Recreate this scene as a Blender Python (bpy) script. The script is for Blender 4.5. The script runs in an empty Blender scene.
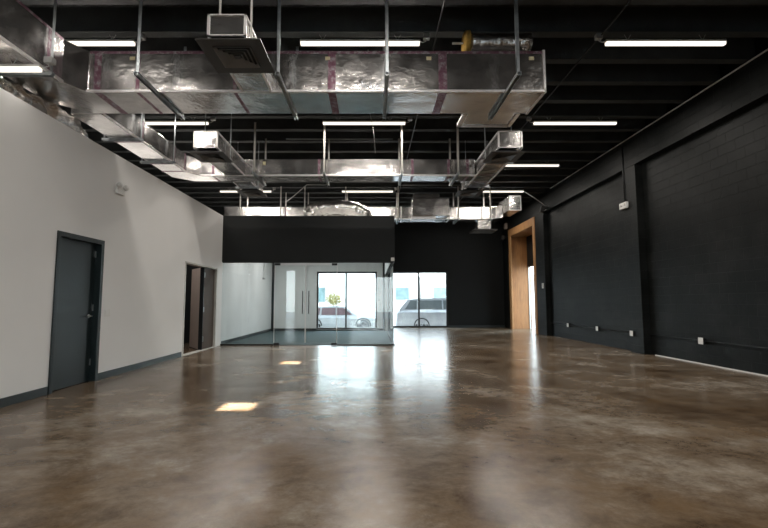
import bpy, bmesh, math, random
from mathutils import Vector, Matrix, noise
random.seed(7)
C = bpy.context.scene.collection
PI = math.pi

# ------------------------------------------------------------------ materials
def nodes(name):
    m = bpy.data.materials.new(name); m.use_nodes = True
    nt = m.node_tree
    return m, nt, nt.nodes['Principled BSDF']

def add(nt, typ, **kw):
    n = nt.nodes.new(typ)
    for k, v in kw.items(): setattr(n, k, v)
    return n

def ramp(nt, src, stops):
    r = add(nt, 'ShaderNodeValToRGB')
    e = r.color_ramp.elements
    while len(e) < len(stops): e.new(.5)
    for i, (p, c) in enumerate(stops):
        e[i].position = p
        e[i].color = (c, c, c, 1) if isinstance(c, (int, float)) else (*c, 1)
    nt.links.new(src, r.inputs[0])
    return r.outputs[0]

def tex(nt, scale, detail=4, rough=.5, stretch=(1, 1, 1), dist=0):
    tc = add(nt, 'ShaderNodeTexCoord'); mp = add(nt, 'ShaderNodeMapping')
    mp.inputs['Scale'].default_value = stretch
    nt.links.new(tc.outputs['Object'], mp.inputs[0])
    n = add(nt, 'ShaderNodeTexNoise')
    n.inputs['Scale'].default_value = scale; n.inputs['Detail'].default_value = detail
    n.inputs['Roughness'].default_value = rough; n.inputs['Distortion'].default_value = dist
    nt.links.new(mp.outputs[0], n.inputs['Vector'])
    return n.outputs['Fac']

def mat(name, col, rough=.6, metal=0, var=.12, vscale=3, bump=0, bscale=40, stretch=(1, 1, 1), spec=.5, coat=0):
    m, nt, b = nodes(name)
    b.inputs['Roughness'].default_value = rough; b.inputs['Metallic'].default_value = metal
    b.inputs['Specular IOR Level'].default_value = spec
    b.inputs['Coat Weight'].default_value = coat
    c0 = tuple(c * (1 - var) for c in col); c1 = tuple(min(1, c * (1 + var)) for c in col)
    nt.links.new(ramp(nt, tex(nt, vscale, 4, .55, stretch), [(.3, c0), (.7, c1)]), b.inputs['Base Color'])
    if bump:
        bp = add(nt, 'ShaderNodeBump'); bp.inputs['Strength'].default_value = bump
        bp.inputs['Distance'].default_value = .02
        nt.links.new(tex(nt, bscale, 3, .6, stretch), bp.inputs['Height'])
        nt.links.new(bp.outputs[0], b.inputs['Normal'])
    return m

def foil_mat(name, col, r0=.22, r1=.5, bump=.5, bscale=7):
    m, nt, b = nodes(name)
    b.inputs['Metallic'].default_value = .95
    f = tex(nt, 1.6, 8, .7)
    nt.links.new(ramp(nt, f, [(.38, tuple(c * .78 for c in col)), (.5, col), (.62, tuple(min(1, c * 1.15) for c in col))]), b.inputs['Base Color'])
    nt.links.new(ramp(nt, tex(nt, 3, 5, .6), [(.35, r0), (.65, r1)]), b.inputs['Roughness'])
    bp = add(nt, 'ShaderNodeBump'); bp.inputs['Strength'].default_value = bump; bp.inputs['Distance'].default_value = .03
    nt.links.new(tex(nt, bscale, 4, .55), bp.inputs['Height'])
    nt.links.new(bp.outputs[0], b.inputs['Normal'])
    return m

def floor_mat():
    m, nt, b = nodes('stained_concrete')
    a = ramp(nt, tex(nt, .6, 13, .70, (1, 1.15, 1), .25), [(.36, (.080, .052, .030)), (.45, (.130, .094, .062)), (.53, (.185, .146, .108)), (.63, (.30, .265, .222))])
    c = ramp(nt, tex(nt, 2.4, 13, .80, (1, 1.2, 1), .3), [(.36, (.45, .38, .32)), (.5, (.90, .87, .84)), (.64, (1.35, 1.35, 1.35))])
    mx = add(nt, 'ShaderNodeMix', data_type='RGBA', blend_type='MULTIPLY'); mx.inputs['Factor'].default_value = .9
    nt.links.new(a, mx.inputs[6]); nt.links.new(c, mx.inputs[7])
    rs = ramp(nt, tex(nt, .9, 12, .75, (1, 1.2, 1), .3), [(.50, 0.), (.64, .65)])
    mx2 = add(nt, 'ShaderNodeMix', data_type='RGBA', blend_type='MIX')
    nt.links.new(rs, mx2.inputs['Factor']); nt.links.new(mx.outputs[2], mx2.inputs[6]); mx2.inputs[7].default_value = (.145, .090, .044, 1)
    sp = ramp(nt, tex(nt, 26, 2, .5), [(.13, .4), (.19, 1.)])
    mx3 = add(nt, 'ShaderNodeMix', data_type='RGBA', blend_type='MULTIPLY'); mx3.inputs['Factor'].default_value = 1
    nt.links.new(mx2.outputs[2], mx3.inputs[6]); nt.links.new(sp, mx3.inputs[7])
    nt.links.new(mx3.outputs[2], b.inputs['Base Color'])
    nt.links.new(ramp(nt, tex(nt, 1.3, 9, .7), [(.35, .19), (.65, .252)]), b.inputs['Roughness'])
    b.inputs['Specular IOR Level'].default_value = .27
    bp = add(nt, 'ShaderNodeBump'); bp.inputs['Strength'].default_value = .09; bp.inputs['Distance'].default_value = .004
    nt.links.new(tex(nt, 9, 6, .65), bp.inputs['Height']); nt.links.new(bp.outputs[0], b.inputs['Normal'])
    return m

def block_mat():
    m, nt, b = nodes('black_painted_block')
    tc = add(nt, 'ShaderNodeTexCoord'); sx = add(nt, 'ShaderNodeSeparateXYZ'); cx = add(nt, 'ShaderNodeCombineXYZ')
    nt.links.new(tc.outputs['Object'], sx.inputs[0])
    nt.links.new(sx.outputs['Y'], cx.inputs['X']); nt.links.new(sx.outputs['Z'], cx.inputs['Y'])
    br = add(nt, 'ShaderNodeTexBrick'); nt.links.new(cx.outputs[0], br.inputs['Vector'])
    br.inputs['Scale'].default_value = 1; br.inputs['Brick Width'].default_value = .4; br.inputs['Row Height'].default_value = .2
    br.inputs['Mortar Size'].default_value = .006; br.inputs['Mortar Smooth'].default_value = .6
    nt.links.new(ramp(nt, tex(nt, .9, 10, .72), [(.40, (.0030, .0038, .0036)), (.50, (.0056, .0066, .0063)), (.61, (.0125, .0135, .0130))]), b.inputs['Base Color'])
    b.inputs['Roughness'].default_value = .5; b.inputs['Specular IOR Level'].default_value = .14
    inv = ramp(nt, br.outputs['Fac'], [(0, 1.), (1, 0.)])
    ad = add(nt, 'ShaderNodeMath', operation='MULTIPLY_ADD'); ad.inputs[1].default_value = .5
    nt.links.new(tex(nt, 18, 4, .6), ad.inputs[0]); nt.links.new(inv, ad.inputs[2])
    bp = add(nt, 'ShaderNodeBump'); bp.inputs['Strength'].default_value = .7; bp.inputs['Distance'].default_value = .008
    nt.links.new(ad.outputs[0], bp.inputs['Height']); nt.links.new(bp.outputs[0], b.inputs['Normal'])
    return m

def glass_mat(name, tint, refl=1.5):
    m = bpy.data.materials.new(name); m.use_nodes = True; nt = m.node_tree; nt.nodes.clear()
    out = add(nt, 'ShaderNodeOutputMaterial'); mx = add(nt, 'ShaderNodeMixShader')
    tr = add(nt, 'ShaderNodeBsdfTransparent'); gl = add(nt, 'ShaderNodeBsdfGlossy')
    fw = add(nt, 'ShaderNodeLayerWeight'); fw.inputs['Blend'].default_value = .5       # Schlick reflectance, same from both sides
    pw = add(nt, 'ShaderNodeMath', operation='POWER'); pw.inputs[1].default_value = 5; nt.links.new(fw.outputs['Facing'], pw.inputs[0])
    r0 = ((refl - 1) / (refl + 1)) ** 2
    lw = add(nt, 'ShaderNodeMath', operation='MULTIPLY_ADD'); lw.inputs[1].default_value = 1 - r0; lw.inputs[2].default_value = r0; nt.links.new(pw.outputs[0], lw.inputs[0])
    # faint streaks of wiping on the pane
    st = ramp(nt, tex(nt, 6, 3, .5, (1, 1, .2)), [(.3, tuple(c * .97 for c in tint)), (.7, tint)])
    nt.links.new(st, tr.inputs['Color']); gl.inputs['Roughness'].default_value = .01
    nt.links.new(lw.outputs[0], mx.inputs[0]); nt.links.new(tr.outputs[0], mx.inputs[1]); nt.links.new(gl.outputs[0], mx.inputs[2])
    nt.links.new(mx.outputs[0], out.inputs[0])
    return m

def emit_mat(name, col, s):
    m = bpy.data.materials.new(name); m.use_nodes = True; nt = m.node_tree; nt.nodes.clear()
    out = add(nt, 'ShaderNodeOutputMaterial'); e = add(nt, 'ShaderNodeEmission')
    e.inputs['Color'].default_value = (*col, 1); e.inputs['Strength'].default_value = s
    nt.links.new(e.outputs[0], out.inputs[0]); return m

def wood_mat(name, col):
    m, nt, b = nodes(name)
    tc = add(nt, 'ShaderNodeTexCoord'); mp = add(nt, 'ShaderNodeMapping'); mp.inputs['Scale'].default_value = (6, 6, .6)
    nt.links.new(tc.outputs['Object'], mp.inputs[0])
    n = add(nt, 'ShaderNodeTexNoise'); n.inputs['Scale'].default_value = 2.5; n.inputs['Detail'].default_value = 8; n.inputs['Distortion'].default_value = 1.5
    nt.links.new(mp.outputs[0], n.inputs['Vector'])
    nt.links.new(ramp(nt, n.outputs['Fac'], [(.3, tuple(c * .75 for c in col)), (.7, tuple(min(1, c * 1.15) for c in col))]), b.inputs['Base Color'])
    b.inputs['Roughness'].default_value = .5
    return m

def ceil_mat():
    m, nt, b = nodes('black_sprayed_deck')
    nt.links.new(ramp(nt, tex(nt, 3, 6, .7), [(.35, (.014, .0155, .0158)), (.65, (.06, .063, .063))]), b.inputs['Base Color'])
    b.inputs['Roughness'].default_value = .85
    bp = add(nt, 'ShaderNodeBump'); bp.inputs['Strength'].default_value = 1; bp.inputs['Distance'].default_value = .06
    nt.links.new(tex(nt, 7, 5, .7), bp.inputs['Height']); nt.links.new(bp.outputs[0], b.inputs['Normal'])
    return m

M = {}
M['floor'] = floor_mat()
M['block'] = block_mat()
M['deck'] = ceil_mat()
M['joist'] = mat('black_joist', (.030, .033, .033), .7, var=.3, bump=.3)
M['wall'] = mat('pale_drywall', (.83, .825, .82), .75, var=.03, vscale=.7, bump=.05, bscale=60)
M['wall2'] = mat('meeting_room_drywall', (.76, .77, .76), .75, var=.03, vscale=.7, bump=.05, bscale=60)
M['black'] = mat('black_painted_drywall', (.0072, .0090, .0094), .65, var=.1, bump=.1, spec=.4)
M['black_back'] = mat('matt_black_paint', (.0030, .0038, .0039), .7, var=.1, bump=.1, spec=.22)
M['carpet'] = mat('dark_teal_carpet', (.045, .075, .080), .9, var=.3, vscale=25, bump=.5, bscale=90)
M['base'] = mat('dark_rubber_baseboard', (.012, .019, .021), .35, var=.1)
M['door'] = mat('dark_teal_door_paint', (.006, .0125, .0135), .36, var=.1, bump=.05)
M['brown'] = mat('dark_brown_door', (.085, .062, .050), .6, var=.15, spec=.2)
M['beige'] = mat('beige_door_panel', (.42, .33, .28), .5, var=.06)
M['alu'] = mat('brushed_aluminium', (.42, .42, .41), .35, 1, var=.08)
M['galv'] = mat('galvanised_steel', (.40, .43, .45), .42, .85, var=.25, vscale=12)
M['galvw'] = mat('pale_painted_strap', (.62, .60, .56), .5, .3, var=.1)
M['foil'] = foil_mat('foil_duct_wrap', (.70, .68, .67), .15, .255, .55, 2.8)
M['foil2'] = foil_mat('crumpled_foil', (.74, .71, .68), .15, .26, 1, 9)
M['tape'] = mat('silver_tape_and_edge_glint', (.90, .87, .87), .30, .45, var=.10, vscale=9, bump=.3, bscale=25)  # paleness also paints the glint along the rounded duct edges
def seam_mat():
    m, nt, b = nodes('plum_stained_seam')
    nt.links.new(ramp(nt, tex(nt, 14, 6, .75), [(.40, (.40, .36, .38)), (.50, (.24, .13, .17)), (.66, (.17, .075, .11))]), b.inputs['Base Color'])
    b.inputs['Metallic'].default_value = .75; b.inputs['Roughness'].default_value = .42
    return m
M['seam'] = seam_mat()
M['blackm'] = mat('black_metal', (.012, .013, .014), .4, .3, var=.1)
M['dif'] = mat('dark_grey_diffuser_metal', (.036, .034, .032), .5, .2, var=.08)
M['dif2'] = mat('louver_metal', (.17, .16, .15), .4, .2, var=.08)
M['white'] = mat('white_plastic', (.75, .74, .72), .4, var=.03)
M['lens'] = emit_mat('strip_light_lens', (1.0, .92, .80), 1.6)
M['lens'].cycles.emission_sampling = 'NONE'
M['housing'] = mat('white_fixture_metal', (.7, .68, .64), .4, .2, var=.05)
M['wood'] = wood_mat('plywood_lining', (.36, .165, .058))
M['wood2'] = wood_mat('pale_wood_trim', (.46, .24, .10))
M['yel'] = mat('yellow_insulation', (.55, .33, .07), .9, var=.3, vscale=20, bump=.8)
M['tag'] = mat('cream_paper_tag', (.75, .66, .42), .7)
M['glass'] = glass_mat('clear_partition_glass', (.94, .972, .972), 1.52)
M['wglass'] = glass_mat('shopfront_glass', (.93, .97, .97), 1.45)
M['pvc'] = mat('grey_conduit', (.40, .40, .39), .4, .5, var=.08)
M['asph'] = mat('pale_paving', (.42, .41, .40), .9, var=.1, bump=.3)
M['stucco'] = mat('white_stucco', (.75, .73, .70), .9, var=.05)
M['teal'] = mat('teal_glazing', (.16, .22, .22), .15, var=.2)
M['tyre'] = mat('tyre_rubber', (.03, .03, .03), .8)
M['rim'] = mat('alloy_rim', (.40, .40, .42), .3, .6)
M['silver'] = mat('silver_car_paint', (.42, .42, .43), .3, .3, coat=.6)
M['whitecar'] = mat('white_car_paint', (.55, .54, .54), .3, .0, coat=.6)
M['carglass'] = mat('car_glass', (.11, .12, .12), .1)
M['pinkglass'] = mat('reddish_car_glass', (.22, .14, .145), .15)
M['trim'] = mat('dark_car_trim', (.03, .03, .03), .5)
M['leaf'] = mat('yellow_green_foliage', (.26, .21, .07), .7, var=.35, vscale=6, bump=.5, bscale=9)
M['bark'] = mat('brown_bark', (.12, .08, .05), .9, var=.3, bump=.6)

# ------------------------------------------------------------------ geometry helpers
def box(bm, x0, x1, y0, y1, z0, z1, rot=None, piv=None):
    vs = [bm.verts.new((x, y, z)) for z in (z0, z1) for y in (y0, y1) for x in (x0, x1)]
    for f in ((0, 2, 3, 1), (4, 5, 7, 6), (0, 1, 5, 4), (2, 6, 7, 3), (0, 4, 6, 2), (1, 3, 7, 5)):
        bm.faces.new([vs[i] for i in f])
    if rot is not None: bmesh.ops.rotate(bm, verts=vs, cent=piv or (0, 0, 0), matrix=rot)
    return vs

def tube(bm, pts, r, n=10, cap=True, rf=None):
    pts = [Vector(p) for p in pts]; rings = []
    for i, p in enumerate(pts):
        d = (pts[min(i + 1, len(pts) - 1)] - pts[max(i - 1, 0)]).normalized()
        a = d.cross(Vector((0, 0, 1)))
        if a.length < .05: a = d.cross(Vector((0, 1, 0)))
        a.normalize(); b = d.cross(a)
        rr = rf(i) if rf else r
        rings.append([bm.verts.new(p + (a * math.cos(t) + b * math.sin(t)) * rr) for t in (2 * PI * k / n for k in range(n))])
    for i in range(len(rings) - 1):
        for k in range(n): bm.faces.new((rings[i][k], rings[i][(k + 1) % n], rings[i + 1][(k + 1) % n], rings[i + 1][k]))
    if cap: bm.faces.new(rings[0][::-1]); bm.faces.new(rings[-1])

def prism(bm, outline, z0, z1):
    lo = [bm.verts.new((x, y, z0)) for x, y in outline]; hi = [bm.verts.new((x, y, z1)) for x, y in outline]
    bm.faces.new(lo[::-1]); bm.faces.new(hi)
    n = len(lo)
    for i in range(n): bm.faces.new((lo[i], lo[(i + 1) % n], hi[(i + 1) % n], hi[i]))

def obj(name, bm, m, parent=None, bevel=0, smooth=False):
    bmesh.ops.recalc_face_normals(bm, faces=bm.faces[:])
    me = bpy.data.meshes.new(name); bm.to_mesh(me); bm.free(); me.materials.append(m)
    if smooth:
        for p in me.polygons: p.use_smooth = True
    o = bpy.data.objects.new(name, me); C.objects.link(o)
    if bevel:
        bv = o.modifiers.new('Bevel', 'BEVEL'); bv.width = bevel; bv.segments = 2; bv.limit_method = 'ANGLE'
    if parent: 
        o.parent = parent; o.matrix_parent_inverse = Matrix.Translation(parent.location).inverted() if False else Matrix.Identity(4)
    return o

def bxo(name, dims, m, parent=None, bevel=0):
    bm = bmesh.new()
    for d in (dims if isinstance(dims[0], (list, tuple)) else [dims]): box(bm, *d)
    return obj(name, bm, m, parent, bevel)

def struct(name, dims, m, bevel=0):
    o = bxo(name, dims, m, None, bevel); o['kind'] = 'structure'; return o

def tag(o, label, cat, group=None):
    o['label'] = label; o['category'] = cat
    if group: o['group'] = group
    return o

def thing(name, label, cat, loc=(0, 0, 0), group=None):
    o = bpy.data.objects.new(name, None); C.objects.link(o); o.location = loc; o.empty_display_size = .2
    return tag(o, label, cat, group)

def copy_tree(o, loc, label, group=None):
    c = o.copy(); C.objects.link(c); c.location = loc; c['label'] = label
    if group: c['group'] = group
    for ch in list(o.children):
        d = ch.copy(); C.objects.link(d); d.parent = c
        for g in list(ch.children):
            e = g.copy(); C.objects.link(e); e.parent = d
    return c

# ------------------------------------------------------------------ setting
ZT = 5.8      # underside of the deck
XL, XR, XP = -4.38, 6.42, 6.60
YB1, YB2, YR = 19.1, 21.6, -5.0
XO = -9.0
struct('floor', (XO, 7.4, YR - .2, 21.9, -.2, 0), M['floor'])
o = struct('floor_meeting_room', (XL, .60, 12.80, YB1, .001, .008), M['carpet'])

# ceiling deck with two unseen openings added to let the floor light patches through
def slab_with_holes(name, x0, x1, y0, y1, z0, z1, holes, m):
    bm = bmesh.new(); ys = sorted({y0, y1} | {h[2] for h in holes} | {h[3] for h in holes})
    for a, b in zip(ys, ys[1:]):
        hs = sorted([h for h in holes if h[2] <= a and h[3] >= b]); x = x0
        for h in hs: box(bm, x, h[0], a, b, z0, z1); x = h[1]
        box(bm, x, x1, a, b, z0, z1)
    o = obj(name, bm, m); o['kind'] = 'structure'; return o
SUNX, SUNY = .30, 1.0           # horizontal drift per metre of height (sun behind the camera)
HZ = 5.88
holes = []
for px, py, w, d in ((-1.61, 5.36, .34, .44), (-1.69, 9.17, .34, .46)):
    hx, hy = px + SUNX * HZ, py - SUNY * HZ
    holes.append((hx - w / 2, hx + w / 2, hy - d / 2, hy + d / 2))
slab_with_holes('ceiling', XO, 7.4, YR - .2, 21.9, ZT, ZT + .16, holes, M['deck'])

# roof joists
k = 0
y = 4.205
js = []
while y < 21.3: js.append(y); y += .765
y = 4.205 - .765
while y > -4.6:
    if not any(abs(y - (py - SUNY * 5.6)) < .52 for px, py in ((0, 5.36), (0, 9.17))): js.append(y)
    y -= .765
for y in js:
    o = struct('ceiling_joist', [(XO + .02, 6.58, y - .035, y + .035, 5.40, ZT - .002), (XO + .02, 6.58, y - .075, y + .075, 5.375, 5.40)], M['joist'])

# left outer wall, rear wall (behind the camera) with a tall narrow shopfront
struct('wall_left_outer', (XO - .2, XO, YR - .2, 21.9, 0, ZT), M['black'])
RX0, RX1, RZ1 = -6.15, -5.38, 3.45
struct('wall_rear', [(XO, RX0, YR - .2, YR, 0, ZT), (RX1, -1.6, YR - .2, YR, 0, ZT), (RX0, RX1, YR - .2, YR, RZ1, ZT),
                     (-1.6, 2.0, YR - .2, YR, 3.0, ZT), (2.0, 7.4, YR - .2, YR, 0, ZT)], M['black'])
def window(n, x0, x1, z0, z1, y, mull, fr=.045, m=None, d=.08, kick=.0):
    w = bpy.data.objects.new('window_%d' % n, None); C.objects.link(w); w['kind'] = 'structure'
    m = m or M['trim']
    parts = [(x0, x0 + fr, y, y + d, z0, z1), (x1 - fr, x1, y, y + d, z0, z1), (x0 + fr, x1 - fr, y, y + d, z1 - fr, z1), (x0 + fr, x1 - fr, y, y + d, z0, z0 + fr + kick)]
    for q in mull: parts.append((q - fr / 2, q + fr / 2, y, y + d, z0 + fr, z1 - fr))
    bxo('window_frame', parts, m, w)
    xs = [x0 + fr] + [v for q in mull for v in (q - fr / 2, q + fr / 2)] + [x1 - fr]
    for a, b in zip(xs[::2], xs[1::2]): bxo('pane', (a + .001, b - .001, y + d / 2 - .004, y + d / 2 + .004, z0 + fr + kick + .001, z1 - fr - .001), M['wglass'], w)
    return w
window(4, RX0, RX1, 0, RZ1, YR - .14, [], m=M['alu'])
window(5, -1.6, 2.0, 0, 3.0, YR - .14, [.2], m=M['alu'])  # unseen wide window added to let daylight in from behind

# left partition wall, 3.75 m tall, open above
D1, D2 = (6.06, 7.08, 2.21), (10.22, 12.33, 2.19)
P0, P1, HT = XL - .15, XL, 3.75
struct('wall_left', [(P0, P1, 3.3, D1[0], 0, HT), (P0, P1, D1[0], D1[1], D1[2], HT), (P0, P1, D1[1], D2[0], 0, HT),
                     (P0, P1, D2[0], D2[1], D2[2], HT), (P0, P1, D2[1], YB1, 0, HT)], M['wall'])
struct('wall_left_end', (XO, P0, 3.3, 3.45, 0, HT), M['wall'])
struct('baseboard_left', [(P1, P1 + .014, 3.3, D1[0] - .03, 0, .11), (P1, P1 + .014, D1[1] + .03, D2[0] - .05, 0, .11)], M['base'], .003)
struct('baseboard_left_meeting_room', (P1, P1 + .014, 12.84, YB1, .009, .11), M['base'])
# room behind the two doors, its black walls painting in the unlit dark
struct('wall_left_back_room', [(-7.6, -7.5, 3.45, 19.1, 0, HT), (-7.5, P0, 8.6, 8.7, 0, HT), (-7.5, P0, 13.6, 13.7, 0, HT)], M['black'])
struct('ceiling_back_room', (-7.5, P0, 3.45, 19.1, HT - .12, HT - .02), M['wall'])

# facade: meeting room back wall stands forward of the main back wall
W1 = (-2.44, .17, .06, 2.56); W2 = (.85, 3.67, .0, 2.74)
def holed_wall(name, x0, x1, y0, y1, z0, z1, w, m):
    d = [(x0, w[0], y0, y1, z0, z1), (w[1], x1, y0, y1, z0, z1), (w[0], w[1], y0, y1, w[3], z1)]
    if w[2] > z0: d.append((w[0], w[1], y0, y1, z0, w[2]))
    return struct(name, d, m)
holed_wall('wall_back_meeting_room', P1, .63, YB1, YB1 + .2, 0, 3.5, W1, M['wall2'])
struct('wall_back_upper', [(XO, .63, YB1, YB1 + .2, 3.5, ZT), (XO, P1, YB1, YB1 + .2, 0, 3.5)], M['black'])
struct('wall_back_return', (.43, .63, YB1 + .2, YB2 + .2, 0, ZT), M['black'])
holed_wall('wall_back', .63, 7.4, YB2, YB2 + .2, 0, ZT, W2, M['black_back'])
window(1, *W1, YB1 + .05, [-1.17], fr=.07)
window(2, *W2, YB2 + .05, [2.25], fr=.08, m=M['blackm'])
struct('corner_strip_1', (P1 + .001, P1 + .10, YB1 - .04, YB1 - .001, .009, 3.48), M['base'])  # upright dark strip in the left back corner
struct('corner_strip_2', (.42, .52, YB1 - .04, YB1 - .001, .009, 3.48), M['base'])  # upright dark strip in the right back corner
struct('baseboard_back_meeting_room', [(P1 + .1, W1[0] - .001, YB1 - .014, YB1, .009, .11), (W1[1], .42, YB1 - .014, YB1, .009, .11), (W1[0], W1[1], YB1 - .014, YB1, .009, .055)], M['base'])
struct('baseboard_back', [(.66, W2[0] - .01, YB2 - .014, YB2, 0, .11), (W2[1] + .01, 6.5, YB2 - .014, YB2, 0, .11)], M['base'])

# meeting room header, ceiling
struct('wall_header', (P1 + .001, .63, 12.70, 12.86, 2.40, HT), M['black'])
struct('wall_header_side', (.53, .63, 12.861, YB1 - .001, 2.40, HT), M['black'])
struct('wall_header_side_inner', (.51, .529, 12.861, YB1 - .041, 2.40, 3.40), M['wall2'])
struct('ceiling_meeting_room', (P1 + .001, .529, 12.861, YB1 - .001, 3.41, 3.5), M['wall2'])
struct('trim_3', [(P1 + .002, .628, 12.745, 12.80, 2.375, 2.399), (P1 + .002, -2.86, 12.745, 12.80, .009, .04), (-1.03, .628, 12.745, 12.80, .009, .04)], M['blackm'])
struct('trim_4', [(.565, .61, 12.81, YB1 - .05, 2.375, 2.399), (.565, .61, 12.81, YB1 - .05, .009, .04)], M['blackm'])

# right wall: recessed block panels, piers, bond beam, plywood-lined opening
OY0, OY1, OZ = 17.28, 20.62, 4.62
struct('wall_right', [(XP, 7.4, YR, OY0, 0, ZT), (XP, 7.4, OY1, YB2, 0, ZT), (XP, 7.4, OY0, OY1, OZ, ZT)], M['block'])
struct('wall_right_beam', [(XR, XP - .001, YR, 21.59, 4.62, 5.36)], M['block'])
for a, b in ((.9, 1.45), (5.2 - .6, 5.15 - .35), (10.55, 11.10), (16.40, 17.27), (20.63, 21.58)):
    if 4 < a < 5: continue
    struct('wall_right_pier', (XR, XP - .001, a, b, 0, 4.619), M['block'], .006)
struct('trim_5', (XP - .03, XP - .001, 1.5, 10.40, 0, .018), M['white'])

# plywood portal
pt = thing('wooden_door_surround', 'tall plywood-lined opening with pale wood trim in the black wall', 'door frame')
bxo('lining', [(XR + .03, 7.38, OY1 - .05, OY1 - .002, 0, 4.30), (XR + .03, 7.38, OY0 + .002, OY0 + .05, 0, 4.30), (XR + .03, 7.38, OY0 + .002, OY1 - .002, 4.30, 4.34)], M['wood'], pt)
bxo('trim_board', [(XR - .03, XR + .028, OY0 + .0, OY0 + .20, 0, 4.30), (XR - .03, XR + .028, OY1 - .30, OY1, 0, 4.30), (XR - .03, XR + .028, OY0, OY1, 4.30, 4.618)], M['wood2'], pt, .004)
struct('wall_right_opening_end', [(7.24, 7.37, OY0 + .051, 18.05, 0, 4.299), (7.24, 7.37, 18.05, OY1 - .051, 2.9, 4.299)], M['black'])
w = bpy.data.objects.new('door_3', None); C.objects.link(w); w['kind'] = 'structure'
bxo('door_frame', [(7.27, 7.33, 18.051, 18.10, 0, 2.899), (7.27, 7.33, OY1 - .08, OY1 - .052, 0, 2.899), (7.27, 7.33, 18.10, OY1 - .08, 2.86, 2.899)], M['alu'], w)
bxo('pane', (7.295, 7.303, 18.101, OY1 - .081, .01, 2.859), M['wglass'], w)

# ------------------------------------------------------------------ doors on the left wall
w = bpy.data.objects.new('door_1', None); C.objects.link(w); w['kind'] = 'structure'
y0, y1, zt = D1
bxo('door_frame', [(P1 - .14, P1 + .02, y0 + .001, y0 + .05, 0, zt - .05), (P1 - .14, P1 + .02, y1 - .05, y1 - .001, 0, zt - .05), (P1 - .14, P1 + .02, y0 + .001, y1 - .001, zt - .05, zt - .001),
                   (P1 + .001, P1 + .02, y0 - .02, y0 + .001, 0, zt + .02), (P1 + .001, P1 + .02, y1 - .001, y1 + .02, 0, zt + .02), (P1 + .001, P1 + .02, y0, y1, zt - .001, zt + .02)], M['door'], w, .003)
lf = bxo('door_leaf', (P1 - .125, P1 - .08, y0 + .052, y1 - .052, .008, zt - .052), M['door'], w, .002)
bm = bmesh.new(); yh = y1 - .14
tube(bm, [(P1 - .08, yh, 1.02), (P1 - .03, yh, 1.02), (P1 - .02, yh - .01, 1.02), (P1 - .02, yh - .12, 1.02)], .011)
tube(bm, [(P1 - .08, yh, 1.02), (P1 - .07, yh, 1.02)], .028, 16)
obj('door_handle', bm, M['alu'], w, smooth=False)
for z in (.25, 1.1, 1.95): bxo('hinge', (P1 - .08, P1 - .062, y1 - .062, y1 - .051, z, z + .1), M['alu'], w)

w = bpy.data.objects.new('door_2', None); C.objects.link(w); w['kind'] = 'structure'
y0, y1, zt = D2
bxo('door_frame', [(P1 - .15, P1 + .015, y0 + .001, y0 + .045, 0, zt - .045), (P1 - .15, P1 + .015, y1 - .045, y1 - .001, 0, zt - .045), (P1 - .15, P1 + .015, y0 + .001, y1 - .001, zt - .045, zt - .001)], M['galvw'], w, .003)
bxo('threshold', (P1 - .12, P1 + .02, y0 + .046, y1 - .046, 0.001, .012), M['galvw'], w)
bxo('closed_leaf', (P1 - .09, P1 - .045, 11.50, y1 - .047, .014, zt - .047), M['brown'], w, .002)
bm = bmesh.new(); hx, hy = P1 - .11, 11.50
box(bm, hx - .02, hx + .02, hy, hy + .92, .02, zt - .05, Matrix.Rotation(math.radians(36), 3, 'Z'), (hx, hy, 0))
obj('open_leaf', bm, M['beige'], w, .002)
for z in (.22, .98, 1.88):
    bxo('hinge', (P1 - .044, P1 - .02, 11.485, 11.525, z, z + .13), M['alu'], w)
ex, ey = hx - .85 * math.sin(math.radians(36)), hy + .85 * math.cos(math.radians(36))
bm = bmesh.new(); bmesh.ops.create_uvsphere(bm, u_segments=12, v_segments=8, radius=.032, matrix=Matrix.Translation((ex + .05, ey - .03, 1.02)))
obj('door_knob', bm, M['alu'], w, smooth=True)
bm = bmesh.new(); box(bm, P1 - .13, P1 - .03, 11.47, 11.495, .014, zt - .047); obj('stile', bm, M['blackm'], w)

# ------------------------------------------------------------------ glass partition of the meeting room
GY = 12.772
def gpanel(x0, x1, label, g='clear glass panels closing off the meeting room'):
    o = bxo('glass_screen', (x0, x1, GY - .006, GY + .006, .041, 2.374), M['glass'])
    return tag(o, label, 'glass panel', g)
gpanel(P1 + .006, -3.60, 'fixed clear glass panel against the pale wall left of the glass doors')
gpanel(-3.592, -2.865, 'fixed clear glass panel just left of the double glass doors')
gpanel(-1.03, .556, 'wide fixed clear glass panel right of the double glass doors')
def gdoor(x0, x1, hx, label):
    t = thing('glass_door', label, 'glass door', (0, 0, 0), 'frameless glass doors of the meeting room')
    bxo('pane', (x0, x1, GY - .006, GY + .006, .075, 2.30), M['glass'], t)
    e = [(x0, x0 + .012), (x1 - .012, x1)]
    bxo('edge_seal', [(a, b, GY - .010, GY + .010, .075, 2.30) for a, b in e], M['white'], t)
    side = x0 if hx > (x0 + x1) / 2 else x1 - .16
    for z in (.012, 2.302): bxo('patch_fitting', (side, side + .16, GY - .018, GY + .018, z, z + .062), M['blackm'], t, .003)
    bm = bmesh.new(); tube(bm, [(hx, GY - .055, .90), (hx, GY - .055, 1.56)], .014, 12)
    for z in (1.0, 1.46): tube(bm, [(hx, GY - .055, z), (hx, GY - .007, z)], .008, 8)
    obj('pull_handle', bm, M['blackm'], t)
gdoor(-2.855, -1.955, -2.03, 'left leaf of the frameless double glass doors')
gdoor(-1.945, -1.04, -1.85, 'right leaf of the frameless double glass doors')
ys = [12.82, 14.4, 15.95, 17.5, 19.04]
nm = ['nearest the corner', 'second from the corner', 'third from the corner', 'farthest, beside the back wall']
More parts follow.
